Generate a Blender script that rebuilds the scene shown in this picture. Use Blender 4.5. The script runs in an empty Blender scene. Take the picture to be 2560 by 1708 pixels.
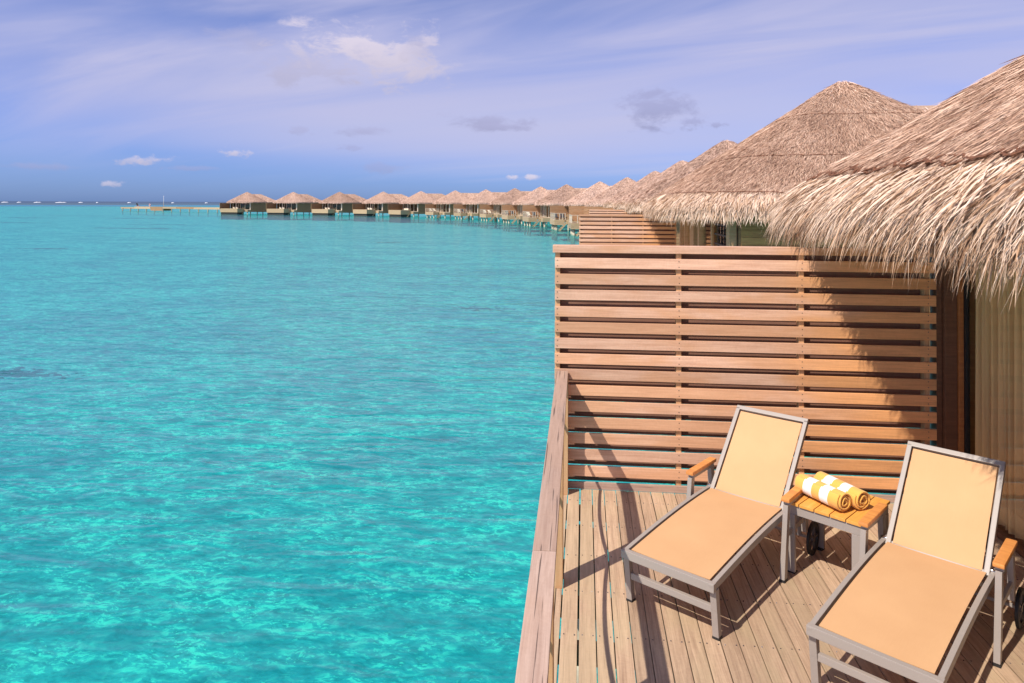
import bpy, bmesh, math, random
import numpy as np
from mathutils import Vector, Matrix
S = bpy.context.scene
COL = S.collection
R = math.radians
rng = np.random.default_rng(7)
random.seed(7)

# ------------------------------------------------------------------ camera
CAM_YAW, CAM_PITCH, CAM_ROLL = 5.864, 0.748, 0.217
cd = bpy.data.cameras.new('camera'); cam = bpy.data.objects.new('camera', cd); COL.objects.link(cam)
cd.sensor_width = 36; cd.lens = 1750 / 2560 * 36; cd.shift_y = -369.2 / 2560
cd.clip_start = 0.05; cd.clip_end = 60000
y_, p_, r_ = R(CAM_YAW), R(CAM_PITCH), R(CAM_ROLL)
F = Vector((-math.sin(y_) * math.cos(p_), math.cos(y_) * math.cos(p_), math.sin(p_)))
RT = Vector((math.cos(y_), math.sin(y_), 0)); UP = RT.cross(F)
RR = RT * math.cos(r_) + UP * math.sin(r_); UU = -RT * math.sin(r_) + UP * math.cos(r_)
cam.matrix_world = Matrix(((RR.x, UU.x, -F.x, 0), (RR.y, UU.y, -F.y, 0), (RR.z, UU.z, -F.z, 2.6), (0, 0, 0, 1)))
S.camera = cam

def px_dir(x, y):      # direction of a photo pixel, used only to find where in the sky a cloud stands
    d = F + RR * ((x - 1280) / 1750) - UU * ((y - (854 - 369.2)) / 1750)
    return d.normalized()

# ------------------------------------------------------------------ light
TO_SUN = Vector((-.555, -.57, 1.0)).normalized()
SUN_EL = math.asin(TO_SUN.z); SUN_AZ = math.atan2(TO_SUN.x, TO_SUN.y)
ld = bpy.data.lights.new('sun', 'SUN'); ld.energy = 5.0; ld.angle = R(.53); ld.color = (1.0, .93, .84)
sun = bpy.data.objects.new('sun', ld); COL.objects.link(sun)
sun.rotation_euler = TO_SUN.to_track_quat('Z', 'Y').to_euler(); sun.location = (-20, -20, 40)
S.view_settings.view_transform = 'Standard'; S.view_settings.look = 'None'
S.view_settings.gamma = 1; S.view_settings.use_curve_mapping = False
S.view_settings.exposure = 0.2
S.cycles.max_bounces = 8; S.cycles.transparent_max_bounces = 12

# ------------------------------------------------------------------ node helper
class NT:
    def __init__(s, nt): s.nt = nt; s.n = nt.nodes; s.l = nt.links
    def add(s, t, **k):
        n = s.n.new(t)
        for a, b in k.items(): setattr(n, a, b)
        return n
    def set(s, sock, v):
        if isinstance(v, bpy.types.NodeSocket): s.l.new(v, sock)
        else: sock.default_value = v
    def math(s, op, a, b=0.0, c=None, clamp=False):
        n = s.add('ShaderNodeMath', operation=op, use_clamp=clamp); s.set(n.inputs[0], a); s.set(n.inputs[1], b)
        if c is not None: s.set(n.inputs[2], c)
        return n.outputs[0]
    def vmath(s, op, a, b=(0, 0, 0), out=0):
        n = s.add('ShaderNodeVectorMath', operation=op); s.set(n.inputs[0], a); s.set(n.inputs[1], b)
        return n.outputs[out]
    def mix(s, f, a, b, mode='MIX'):
        n = s.add('ShaderNodeMix', data_type='RGBA', blend_type=mode); s.set(n.inputs[0], f)
        s.set(n.inputs[6], a if not isinstance(a, tuple) else (*a, 1)[:4]); s.set(n.inputs[7], b if not isinstance(b, tuple) else (*b, 1)[:4])
        return n.outputs[2]
    def ramp(s, f, stops, interp='LINEAR'):
        n = s.add('ShaderNodeValToRGB'); cr = n.color_ramp; cr.interpolation = interp
        while len(cr.elements) < len(stops): cr.elements.new(.5)
        for e, (p, c) in zip(cr.elements, stops):
            e.position = p; e.color = (*c, 1)[:4] if not isinstance(c, (int, float)) else (c, c, c, 1)
        s.set(n.inputs[0], f); return n.outputs[0]
    def noise(s, vec, scale, detail=3, rough=.5, dist=0.0, dims='3D'):
        n = s.add('ShaderNodeTexNoise', noise_dimensions=dims); s.set(n.inputs['Vector'], vec)
        n.inputs['Scale'].default_value = scale; n.inputs['Detail'].default_value = detail
        n.inputs['Roughness'].default_value = rough; n.inputs['Distortion'].default_value = dist
        return n.outputs[0]
    def map(s, vec, scale=(1, 1, 1), rot=(0, 0, 0), loc=(0, 0, 0)):
        n = s.add('ShaderNodeMapping'); s.set(n.inputs[0], vec); n.inputs[1].default_value = loc
        n.inputs[2].default_value = rot; n.inputs[3].default_value = scale; return n.outputs[0]
    def maprange(s, v, a, b, c=0.0, d=1.0, smooth=False):
        n = s.add('ShaderNodeMapRange', interpolation_type='SMOOTHSTEP' if smooth else 'LINEAR'); s.set(n.inputs[0], v)
        for i, q in zip((1, 2, 3, 4), (a, b, c, d)): n.inputs[i].default_value = q
        return n.outputs[0]

# ------------------------------------------------------------------ world
W = bpy.data.worlds.new('World'); S.world = W; W.use_nodes = True
w = NT(W.node_tree); w.n.clear()
sky = w.add('ShaderNodeTexSky', sky_type='NISHITA'); sky.sun_disc = False
sky.sun_elevation = SUN_EL; sky.sun_rotation = SUN_AZ; sky.air_density = 1.0; sky.dust_density = .6; sky.ozone_density = 2.2
tc = w.add('ShaderNodeTexCoord').outputs['Generated']
nv = w.vmath('NORMALIZE', tc)
sep = w.add('ShaderNodeSeparateXYZ'); w.set(sep.inputs[0], nv); zz = sep.outputs[2]
zc = w.math('MAXIMUM', zz, 0.0)
tint = w.ramp(zc, [(0.0, (.38, .62, 1.50)), (.05, (.44, .62, 1.34)), (.16, (.76, .74, 1.22)), (.35, (1.25, 1.0, 1.2)), (1.0, (1.2, 1.0, 1.1))])
base = w.mix(1.0, sky.outputs[0], tint, 'MULTIPLY')
SKY_TEST = None
zs = w.math('ADD', w.math('MAXIMUM', zz, 0.0), .10)
px = w.math('DIVIDE', sep.outputs[0], zs); py = w.math('DIVIDE', sep.outputs[1], zs)
cmb = w.add('ShaderNodeCombineXYZ'); w.set(cmb.inputs[0], px); w.set(cmb.inputs[1], py); pv = cmb.outputs[0]
prt = w.map(pv, (1, 1, 1), (0, 0, R(24)))
wsp = w.noise(w.map(prt, (.26, 1.05, 1)), 1.15, 5, .52, .8)
wsp2 = w.noise(w.map(prt, (.3, .55, 1), (0, 0, 0), (3, 1, 0)), .8, 3, .5, .2)
cir = w.math('MULTIPLY', w.maprange(wsp, .30, .68, 0, 1, True), w.maprange(wsp2, .28, .62, .6, 1, True))
cir = w.math('MULTIPLY', cir, w.maprange(zc, .015, .16, .03, .95, True))
cirrus_col = (4.9, 4.85, 6.9)
c1 = w.mix(cir, base, cirrus_col)
# small separate clouds: (pixel x, y, half width, half height, brightness, density)
clouds = [(900, 120, 150, 48, 1, .85), (1010, 150, 110, 60, .75, .75), (790, 165, 120, 40, .35, .6), (1060, 125, 60, 40, .5, .7), (600, 95, 90, 34, .2, .35),
          (1640, 275, 75, 34, .0, .85), (1730, 308, 40, 16, .0, .7), (1790, 313, 25, 8, .0, .7), (1195, 300, 90, 12, .1, .75), (1270, 318, 70, 13, .1, .85),
          (900, 328, 60, 12, .1, .6), (745, 330, 34, 12, .1, .5), (585, 381, 42, 12, .8, .75), (318, 400, 28, 11, .7, .6), (392, 400, 34, 12, .7, .65),
          (90, 416, 100, 9, 0, .5), (270, 460, 24, 7, .8, .6), (1278, 443, 16, 8, 1, .75), (1326, 444, 20, 7, 1, .75), (860, 372, 36, 12, 0, .5), (480, 422, 60, 7, 0, .4), (940, 418, 60, 14, 0, .4), (1040, 110, 30, 14, .2, .5)]
nz = w.noise(w.map(nv, (1, 1, 2.2)), 17, 6, .62, .3)
nzs = w.noise(w.map(nv, (1, 1, 1.6)), 42, 5, .6)
cur = c1
# broad veils of thin cloud
for (cx, cy, hw, hh, den) in [(1500, 330, 900, 120, .55), (1250, 230, 900, 150, .35), (250, 160, 900, 110, .18), (900, 330, 700, 60, .25), (2300, 120, 500, 160, .3)]:
    d = px_dir(cx, cy); rt = Vector((d.y, -d.x, 0)).normalized(); up = rt.cross(d)
    a = w.math('DIVIDE', w.vmath('DOT_PRODUCT', nv, tuple(rt), 1), hw / 1750); b = w.math('DIVIDE', w.vmath('DOT_PRODUCT', nv, tuple(up), 1), hh / 1750)
    f = w.vmath('DOT_PRODUCT', nv, tuple(d), 1)
    q = w.math('ADD', w.math('MULTIPLY', a, a), w.math('MULTIPLY', b, b))
    m = w.math('MULTIPLY', w.maprange(w.math('ADD', q, w.math('MULTIPLY', w.math('SUBTRACT', wsp, .5), 1.6)), 0, 1.3, den, 0, True), w.math('GREATER_THAN', f, .3))
    cur = w.mix(m, cur, (5.0, 5.0, 6.9))
for (cx, cy, hw, hh, br, den) in clouds:
    d = px_dir(cx, cy)
    rt = Vector((d.y, -d.x, 0)).normalized(); up = rt.cross(d)
    a = w.vmath('DOT_PRODUCT', nv, tuple(rt), 1); b = w.vmath('DOT_PRODUCT', nv, tuple(up), 1); f = w.vmath('DOT_PRODUCT', nv, tuple(d), 1)
    gs = 1.35 if hw > 70 else 1.1
    a = w.math('DIVIDE', a, gs * hw / 1750); b = w.math('DIVIDE', b, gs * hh / 1750)
    rr = w.math('SQRT', w.math('ADD', w.math('MULTIPLY', a, a), w.math('MULTIPLY', b, b)))
    tex = nz if hw > 55 else nzs
    m = w.math('ADD', w.math('SUBTRACT', 1.0, rr), w.math('MULTIPLY', w.math('SUBTRACT', tex, .5), 4.2))
    m = w.maprange(m, .0, .9, 0, den, True)
    m = w.math('MULTIPLY', m, w.math('GREATER_THAN', f, .5)); m = w.math('MULTIPLY', m, w.maprange(rr, .9, 1.7, 1, 0, True))
    lit = w.maprange(b, -.9, .6, 0, 1, True)
    dark = (3.5, 3.65, 5.9); bright = (7.0, 6.3, 7.3)
    k = tuple(dark[i] + (bright[i] - dark[i]) * br for i in range(3))
    col = w.mix(lit, tuple(v * .86 for v in k), k)
    cur = w.mix(m, cur, col)
bgn = w.add('ShaderNodeBackground'); w.set(bgn.inputs[0], cur); bgn.inputs[1].default_value = .1
wo = w.add('ShaderNodeOutputWorld'); w.l.new(bgn.outputs[0], wo.inputs[0])

# ------------------------------------------------------------------ materials
def new_mat(name):
    m = bpy.data.materials.new(name); m.use_nodes = True; t = NT(m.node_tree); t.n.clear()
    o = t.add('ShaderNodeOutputMaterial'); b = t.add('ShaderNodeBsdfPrincipled'); t.l.new(b.outputs[0], o.inputs[0])
    return m, t, b, o

def wood(name, c_lo, c_hi, c_alt, rough=.6, grain=1.0, alt=.5, var=.25, bump=.25, crack=0.0, shelter_fill=None):
    """grain runs along the object's own x axis"""
    m, t, b, o = new_mat(name)
    oc = t.add('ShaderNodeTexCoord').outputs['Object']; oi = t.add('ShaderNodeObjectInfo')
    off = t.vmath('SCALE', (13.1, 7.7, 9.3)); sc = off.node; t.set(sc.inputs[3], t.math('MULTIPLY', oi.outputs['Random'], 40.0)); off = sc.outputs[0]
    v = t.vmath('ADD', oc, off)
    g1 = t.noise(t.map(v, (1.3 * grain, 22 * grain, 22 * grain)), 1.6, 5, .62, .6)
    g2 = t.noise(t.map(v, (3.0 * grain, 120 * grain, 120 * grain)), 1.5, 3, .6)
    fl = t.noise(t.map(v, (9, 5, 5)), 2.2, 2, .5, 2.5)
    bl = t.noise(t.map(v, (.9, 2.5, 2.5)), 1.3, 3, .55)
    f = t.math('ADD', t.math('MULTIPLY', g1, .6), t.math('ADD', t.math('MULTIPLY', g2, .28), t.math('MULTIPLY', fl, .12)))
    c = t.mix(t.maprange(f, .36, .66), c_lo, c_hi)
    rnd2 = t.math('FRACT', t.math('MULTIPLY', oi.outputs['Random'], 7.31))
    am = t.math('MULTIPLY', t.maprange(t.math('ADD', bl, t.math('MULTIPLY', t.math('SUBTRACT', rnd2, .5), .3)), .42, .62, 0, 1, True), alt)
    c = t.mix(am, c, t.mix(t.maprange(f, .36, .66), tuple(x * .8 for x in c_alt), c_alt))
    if shelter_fill:      # unbleached timber under the eave, its colour raised in place of fill light
        sx = t.add('ShaderNodeSeparateXYZ'); t.set(sx.inputs[0], oc)
        k = t.maprange(t.math('ADD', sx.outputs[0], t.math('MULTIPLY', t.math('SUBTRACT', bl, .5), 1.4)), .1, 1.1, 0, .9, True)
        c = t.mix(k, c, t.mix(t.maprange(f, .36, .66), tuple(x * .68 for x in shelter_fill), shelter_fill))
    val = t.math('ADD', 1 - var / 2, t.math('MULTIPLY', oi.outputs['Random'], var))
    hs = t.add('ShaderNodeHueSaturation'); t.set(hs.inputs['Value'], val); t.set(hs.inputs['Color'], c); c = hs.outputs[0]
    hgt = f
    if crack > 0:
        cr = t.noise(t.map(v, (1.1, 60, 60)), 1.3, 2, .5, .4)
        cm = t.math('MULTIPLY', t.maprange(cr, .62, .68, 0, 1, True), crack)
        c = t.mix(cm, c, tuple(x * .35 for x in c_lo)); hgt = t.math('SUBTRACT', f, t.math('MULTIPLY', cm, .7))
    t.set(b.inputs['Base Color'], c); b.inputs['Roughness'].default_value = rough
    t.set(b.inputs['Roughness'], t.maprange(f, .3, .7, rough + .12, rough - .08))
    bp = t.add('ShaderNodeBump'); bp.inputs['Strength'].default_value = bump; bp.inputs['Distance'].default_value = .004
    t.set(bp.inputs['Height'], hgt); t.l.new(bp.outputs[0], b.inputs['Normal'])
    return m

def plain(name, col, rough=.5, metal=0.0, nscale=30, namp=.12, bump=0.0, spec=.5):
    m, t, b, o = new_mat(name)
    oc = t.add('ShaderNodeTexCoord').outputs['Object']
    n = t.noise(oc, nscale, 4, .6)
    c = t.mix(t.maprange(n, .3, .7), tuple(x * (1 - namp) for x in col), tuple(min(1, x * (1 + namp)) for x in col))
    t.set(b.inputs['Base Color'], c); b.inputs['Roughness'].default_value = rough; b.inputs['Metallic'].default_value = metal
    b.inputs['Specular IOR Level'].default_value = spec
    if bump:
        bp = t.add('ShaderNodeBump'); bp.inputs['Strength'].default_value = bump; bp.inputs['Distance'].default_value = .003
        t.set(bp.inputs['Height'], n); t.l.new(bp.outputs[0], b.inputs['Normal'])
    return m

M = {}
M['slat'] = wood('teak_slat', (.54, .30, .19), (.78, .50, .345), (.66, .33, .155), .5, alt=.6, var=.34, shelter_fill=(.86, .41, .16))
M['post'] = wood('teak_post', (.46, .25, .11), (.66, .40, .21), (.58, .35, .16), .6)
M['rail'] = wood('weathered_rail', (.32, .21, .16), (.48, .345, .27), (.47, .30, .21), .75, grain=.9, alt=.5, bump=.7, crack=.9)
M['plank'] = wood('deck_plank', (.30, .19, .12), (.55, .385, .25), (.47, .35, .21), .6, alt=.6, var=.3, bump=.35, crack=.25)
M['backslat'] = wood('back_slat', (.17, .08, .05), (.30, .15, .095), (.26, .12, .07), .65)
M['frame_wood'] = wood('frame_wood', (.085, .036, .018), (.17, .075, .036), (.15, .06, .025), .45, var=.1)
M['jamb'] = wood('door_jamb', (.25, .085, .022), (.42, .16, .045), (.36, .13, .03), .4, var=.05)
M['armrest'] = wood('oiled_teak', (.52, .19, .05), (.74, .32, .085), (.68, .26, .06), .38, grain=.7, var=.06, bump=.12)
M['tabletop'] = wood('table_teak', (.60, .26, .05), (.78, .40, .085), (.70, .33, .06), .38, grain=.7, var=.08, bump=.12)
M['wallboard'] = wood('olive_wall_board', (.34, .15, .05), (.58, .29, .10), (.56, .32, .09), .6, var=.4)
M['farwall'] = wood('far_wall_wood', (.26, .14, .065), (.42, .25, .12), (.34, .19, .08), .65, grain=.6)
M['farslat'] = wood('far_slat', (.42, .22, .11), (.66, .40, .22), (.55, .28, .12), .6, grain=.6)
M['fascia'] = wood('far_fascia', (.36, .245, .14), (.58, .42, .25), (.45, .32, .17), .65, grain=.5)
M['palewood'] = wood('pale_post', (.60, .50, .38), (.80, .70, .56), (.7, .62, .5), .6)
M['pile'] = plain('pile_concrete', (.42, .37, .27), .85, nscale=6, namp=.3)
M['metal'] = plain('taupe_metal', (.315, .272, .238), .42, .0, nscale=200, namp=.04, bump=.06)
M['metal_dk'] = plain('dark_bracket', (.10, .08, .075), .45, .3)
M['chrome'] = plain('bolt_steel', (.7, .66, .6), .2, 1.0)
M['rubber'] = plain('black_rubber', (.015, .015, .015), .6)
M['black'] = plain('black_seal', (.01, .009, .01), .5)
M['dark'] = plain('interior_dark', (.06, .045, .03), .8)
M['rope'] = plain('rope', (.5, .42, .3), .9, nscale=90, namp=.35, bump=.8)
M['binding'] = plain('coir_binding', (.16, .062, .03), .95, nscale=70, namp=.5, bump=1.0)
M['poolbase'] = plain('pool_base', (.035, .035, .03), .8)
M['poolwater'] = plain('pool_water', (.09, .08, .30), .1, nscale=3, namp=.2)
M['foam'] = plain('sea_foam', (.85, .88, .9), .9)
M['coral'] = plain('coral_rock', (.17, .12, .10), .9, nscale=1.3, namp=.6, bump=.5)
M['white'] = plain('white_paint', (.78, .76, .72), .5)
M['red'] = plain('red_paint', (.6, .09, .05), .5)
M['cushion'] = plain('cream_cushion', (.75, .66, .5), .8)
M['darkcloth'] = plain('dark_cloth', (.06, .055, .06), .8)

def fabric():
    m, t, b, o = new_mat('sling_fabric')
    oc = t.add('ShaderNodeTexCoord').outputs['Object']
    n = t.noise(oc, 3, 3, .5)
    wv = t.add('ShaderNodeTexWave', bands_direction='X'); t.set(wv.inputs[0], oc); wv.inputs['Scale'].default_value = 110
    wv2 = t.add('ShaderNodeTexWave', bands_direction='Y'); t.set(wv2.inputs[0], oc); wv2.inputs['Scale'].default_value = 110
    h = t.math('ADD', wv.outputs[1], wv2.outputs[1])
    fn = t.noise(t.map(oc, (40, 3, 3)), 6, 3, .6)
    c = t.mix(t.maprange(n, .3, .7), (.52, .298, .142), (.565, .332, .162))
    c = t.mix(t.math('MULTIPLY', fn, .22), c, (.68, .41, .24))
    t.set(b.inputs['Base Color'], c); b.inputs['Roughness'].default_value = .75; b.inputs['Specular IOR Level'].default_value = .25
    bp = t.add('ShaderNodeBump'); bp.inputs['Strength'].default_value = .25; bp.inputs['Distance'].default_value = .0008
    t.set(bp.inputs['Height'], h); t.l.new(bp.outputs[0], b.inputs['Normal']); return m
M['fabric'] = fabric()

def towel_mat():
    m, t, b, o = new_mat('towel_terry')
    oc = t.add('ShaderNodeTexCoord').outputs['Object']; sp = t.add('ShaderNodeSeparateXYZ'); t.set(sp.inputs[0], oc)
    ns = t.noise(oc, 25, 2, .5)
    x = t.math('ADD', sp.outputs[0], t.math('MULTIPLY', t.math('SUBTRACT', ns, .5), .004))
    Y_, W_ = (.76, .43, .10), (.84, .80, .76)
    c = t.ramp(t.maprange(x, -.19, .19), [(0, Y_), (.2, W_), (.4, Y_), (.58, W_), (.77, Y_)], 'CONSTANT')
    f = t.noise(oc, 420, 2, .6); c = t.mix(t.math('MULTIPLY', f, .35), c, (.3, .16, .03), 'SOFT_LIGHT')
    t.set(b.inputs['Base Color'], c); b.inputs['Roughness'].default_value = .95; b.inputs['Specular IOR Level'].default_value = .1
    b.inputs['Sheen Weight'].default_value = .3
    bp = t.add('ShaderNodeBump'); bp.inputs['Strength'].default_value = .8; bp.inputs['Distance'].default_value = .002
    t.set(bp.inputs['Height'], f); t.l.new(bp.outputs[0], b.inputs['Normal']); return m
M['towel'] = towel_mat()

def thatch_mat(name, stops, rv=0.0):
    m, t, b, o = new_mat(name)
    at = t.add('ShaderNodeAttribute', attribute_name='tint')
    oc = t.add('ShaderNodeTexCoord').outputs['Object']
    bl = t.noise(oc, .7, 4, .6); fine = t.noise(oc, 9, 3, .6)
    f = t.math('ADD', at.outputs['Fac'], t.math('ADD', t.math('MULTIPLY', t.math('SUBTRACT', bl, .5), .7), t.math('MULTIPLY', t.math('SUBTRACT', fine, .5), .35)))
    oi = t.add('ShaderNodeObjectInfo').outputs['Random']; f = t.math('ADD', f, t.math('MULTIPLY', t.math('SUBTRACT', oi, .5), rv))
    c = t.ramp(f, stops)
    t.set(b.inputs['Base Color'], c); b.inputs['Roughness'].default_value = .7; b.inputs['Specular IOR Level'].default_value = .35
    return m
M['thatch'] = thatch_mat('thatch_weathered', [(.0, (.16, .085, .055)), (.3, (.38, .22, .145)), (.6, (.58, .37, .255)), (1.0, (.78, .57, .43))])
M['skirt'] = thatch_mat('thatch_fresh', [(.0, (.18, .09, .045)), (.3, (.44, .26, .15)), (.6, (.64, .45, .32)), (1.0, (.82, .64, .50))])
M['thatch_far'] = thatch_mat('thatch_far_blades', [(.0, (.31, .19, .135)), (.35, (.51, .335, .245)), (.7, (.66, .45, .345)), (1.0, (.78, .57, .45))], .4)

def shell_mat(name, lo, hi, sc=1.0):
    m, t, b, o = new_mat(name)
    oc = t.add('ShaderNodeTexCoord').outputs['Object']
    n = t.noise(t.map(oc, (1, 1, .35)), 26 * sc, 5, .7); n2 = t.noise(oc, 1.1, 4, .6)
    c = t.mix(t.maprange(n, .3, .7), lo, hi); c = t.mix(t.maprange(n2, .35, .7, 0, .5), c, tuple(x * .7 for x in lo))
    t.set(b.inputs['Base Color'], c); b.inputs['Roughness'].default_value = .9
    bp = t.add('ShaderNodeBump'); bp.inputs['Strength'].default_value = .8; bp.inputs['Distance'].default_value = .05
    t.set(bp.inputs['Height'], n); t.l.new(bp.outputs[0], b.inputs['Normal']); return m
M['shell'] = shell_mat('thatch_shell', (.12, .07, .045), (.26, .16, .11))
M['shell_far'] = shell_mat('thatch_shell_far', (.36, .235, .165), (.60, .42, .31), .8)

def curtain_mat():
    m, t, b, o = new_mat('curtain_linen')
    oc = t.add('ShaderNodeTexCoord').outputs['Object']
    n = t.noise(t.map(oc, (60, 60, 2)), 5, 3, .6)
    c = t.mix(n, (.66, .45, .26), (.88, .64, .40)); t.set(b.inputs['Base Color'], c); b.inputs['Roughness'].default_value = .85
    return m
M['curtain'] = curtain_mat()

def glass_mat():
    m = bpy.data.materials.new('window_glass'); m.use_nodes = True; t = NT(m.node_tree); t.n.clear()
    o = t.add('ShaderNodeOutputMaterial'); tr = t.add('ShaderNodeBsdfTransparent'); tr.inputs[0].default_value = (.93, .93, .86, 1)
    gl = t.add('ShaderNodeBsdfGlossy'); gl.inputs['Roughness'].default_value = .01; gl.inputs[0].default_value = (1, 1, 1, 1)
    bf = t.add('ShaderNodeNewGeometry').outputs['Backfacing']
    fr = t.add('ShaderNodeFresnel'); fr.inputs[0].default_value = 1.45
    mx = t.add('ShaderNodeMixShader'); t.set(mx.inputs[0], t.math('MULTIPLY', fr.outputs[0], t.math('SUBTRACT', 1.0, bf), clamp=True))
    t.l.new(tr.outputs[0], mx.inputs[1]); t.l.new(gl.outputs[0], mx.inputs[2]); t.l.new(mx.outputs[0], o.inputs[0]); return m
M['glass'] = glass_mat()

def water_mat(name, body_a, body_b, see, bump_amt, tr_tint=(.22, .90, .91)):
    m = bpy.data.materials.new(name); m.use_nodes = True; t = NT(m.node_tree); t.n.clear()
    o = t.add('ShaderNodeOutputMaterial')
    ps = t.add('ShaderNodeNewGeometry').outputs['Position']
    ROT = (0, 0, R(-14))
    big = t.noise(t.map(ps, (.22, .75, 1), ROT), .55, 2, .45, .6)
    mid = t.noise(t.map(ps, (.55, 1.5, 1), (0, 0, R(-20))), 1.5, 2, .45, .7)
    fine = t.noise(t.map(ps, (.8, 1.6, 1), (0, 0, R(6))), 6.0, 1, .4, .4)
    h = t.math('ADD', t.math('MULTIPLY', big, .62), t.math('ADD', t.math('MULTIPLY', mid, .42), t.math('MULTIPLY', fine, .055)))
    bp = t.add('ShaderNodeBump'); bp.inputs['Strength'].default_value = 1.0; bp.inputs['Distance'].default_value = bump_amt; t.set(bp.inputs['Height'], h)
    bp2 = t.add('ShaderNodeBump'); bp2.inputs['Strength'].default_value = .5; bp2.inputs['Distance'].default_value = bump_amt; t.set(bp2.inputs['Height'], h)
    patch = t.noise(t.map(ps, (.05, .10, 1), (0, 0, R(-12))), 1.2, 4, .55, .5)
    pt2 = t.noise(t.map(ps, (.6, 1.3, 1), (0, 0, R(-16))), 1.0, 4, .6, 1.0)
    f = t.math('ADD', t.math('MULTIPLY', patch, .55), t.math('MULTIPLY', pt2, .45))
    col = t.mix(t.maprange(f, .38, .62, 0, 1, True), body_a, body_b)
    df = t.add('ShaderNodeBsdfDiffuse'); t.set(df.inputs[0], col); t.l.new(bp2.outputs[0], df.inputs['Normal'])
    body = df.outputs[0]
    if see > 0:
        tr = t.add('ShaderNodeBsdfTransparent'); tr.inputs[0].default_value = (*tr_tint, 1)
        mx = t.add('ShaderNodeMixShader'); mx.inputs[0].default_value = see; t.l.new(df.outputs[0], mx.inputs[1]); t.l.new(tr.outputs[0], mx.inputs[2]); body = mx.outputs[0]
    gl = t.add('ShaderNodeBsdfGlossy'); gl.inputs['Roughness'].default_value = .14; gl.inputs[0].default_value = (.95, .95, .95, 1); t.l.new(bp.outputs[0], gl.inputs['Normal'])
    fr = t.add('ShaderNodeFresnel'); fr.inputs[0].default_value = 1.33; t.l.new(bp.outputs[0], fr.inputs['Normal'])
    m2 = t.add('ShaderNodeMixShader'); t.set(m2.inputs[0], t.math('MAXIMUM', t.math('MINIMUM', t.math('SUBTRACT', t.math('MULTIPLY', fr.outputs[0], 1.3), .03), .36), .004)); t.l.new(body, m2.inputs[1]); t.l.new(gl.outputs[0], m2.inputs[2])
    t.l.new(m2.outputs[0], o.inputs[0]); return m
M['lagoon'] = water_mat('lagoon_water', (.0, .23, .33), (.005, .37, .45), .78, .16)
M['reefwater'] = water_mat('reef_water', (.025, .06, .065), (.05, .10, .10), 0, .15)
M['deep'] = water_mat('deep_water', (.012, .035, .07), (.02, .05, .08), 0, .15)

def seabed_mat():
    m, t, b, o = new_mat('sand_bed_caustics')
    ps = t.add('ShaderNodeNewGeometry').outputs['Position']
    wn = t.add('ShaderNodeTexNoise'); t.set(wn.inputs['Vector'], ps); wn.inputs['Scale'].default_value = 2.2; wn.inputs['Detail'].default_value = 2
    v = t.vmath('ADD', ps, t.vmath('MULTIPLY', wn.outputs['Color'], (.2, .3, 0)))
    big = t.noise(t.map(ps, (.5, .9, 1), (0, 0, R(12))), .30, 4, .55, .4)
    md = t.noise(t.map(v, (.7, 1.25, 1), (0, 0, R(-16))), 1.5, 4, .62, .3)
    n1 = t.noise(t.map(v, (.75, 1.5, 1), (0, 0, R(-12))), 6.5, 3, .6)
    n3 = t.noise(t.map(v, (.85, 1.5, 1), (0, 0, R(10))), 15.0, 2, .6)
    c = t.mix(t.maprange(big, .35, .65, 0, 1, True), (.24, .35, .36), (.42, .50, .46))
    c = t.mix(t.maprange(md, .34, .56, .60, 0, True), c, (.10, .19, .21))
    c = t.mix(t.maprange(n1, .34, .52, .55, 0, True), c, (.08, .16, .16))  # darker cells between the painted light ripples
    caustic_paint = t.math('ADD', t.math('MULTIPLY', t.maprange(n1, .52, .63, 0, 1, True), .85), t.math('MULTIPLY', t.maprange(n3, .54, .66, 0, 1, True), .9), clamp=True)  # sunlight ripples through the water, painted as bright sand colour
    caustic_paint = t.math('MULTIPLY', caustic_paint, t.maprange(md, .40, .60, .12, 1, True)); caustic_paint = t.math('MULTIPLY', caustic_paint, t.maprange(big, .3, .6, .5, 1, True))
    c = t.mix(caustic_paint, c, (1.0, .96, .66))
    t.set(b.inputs['Base Color'], c); b.inputs['Roughness'].default_value = .95; b.inputs['Specular IOR Level'].default_value = 0
    return m
M['sand'] = seabed_mat()

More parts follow.
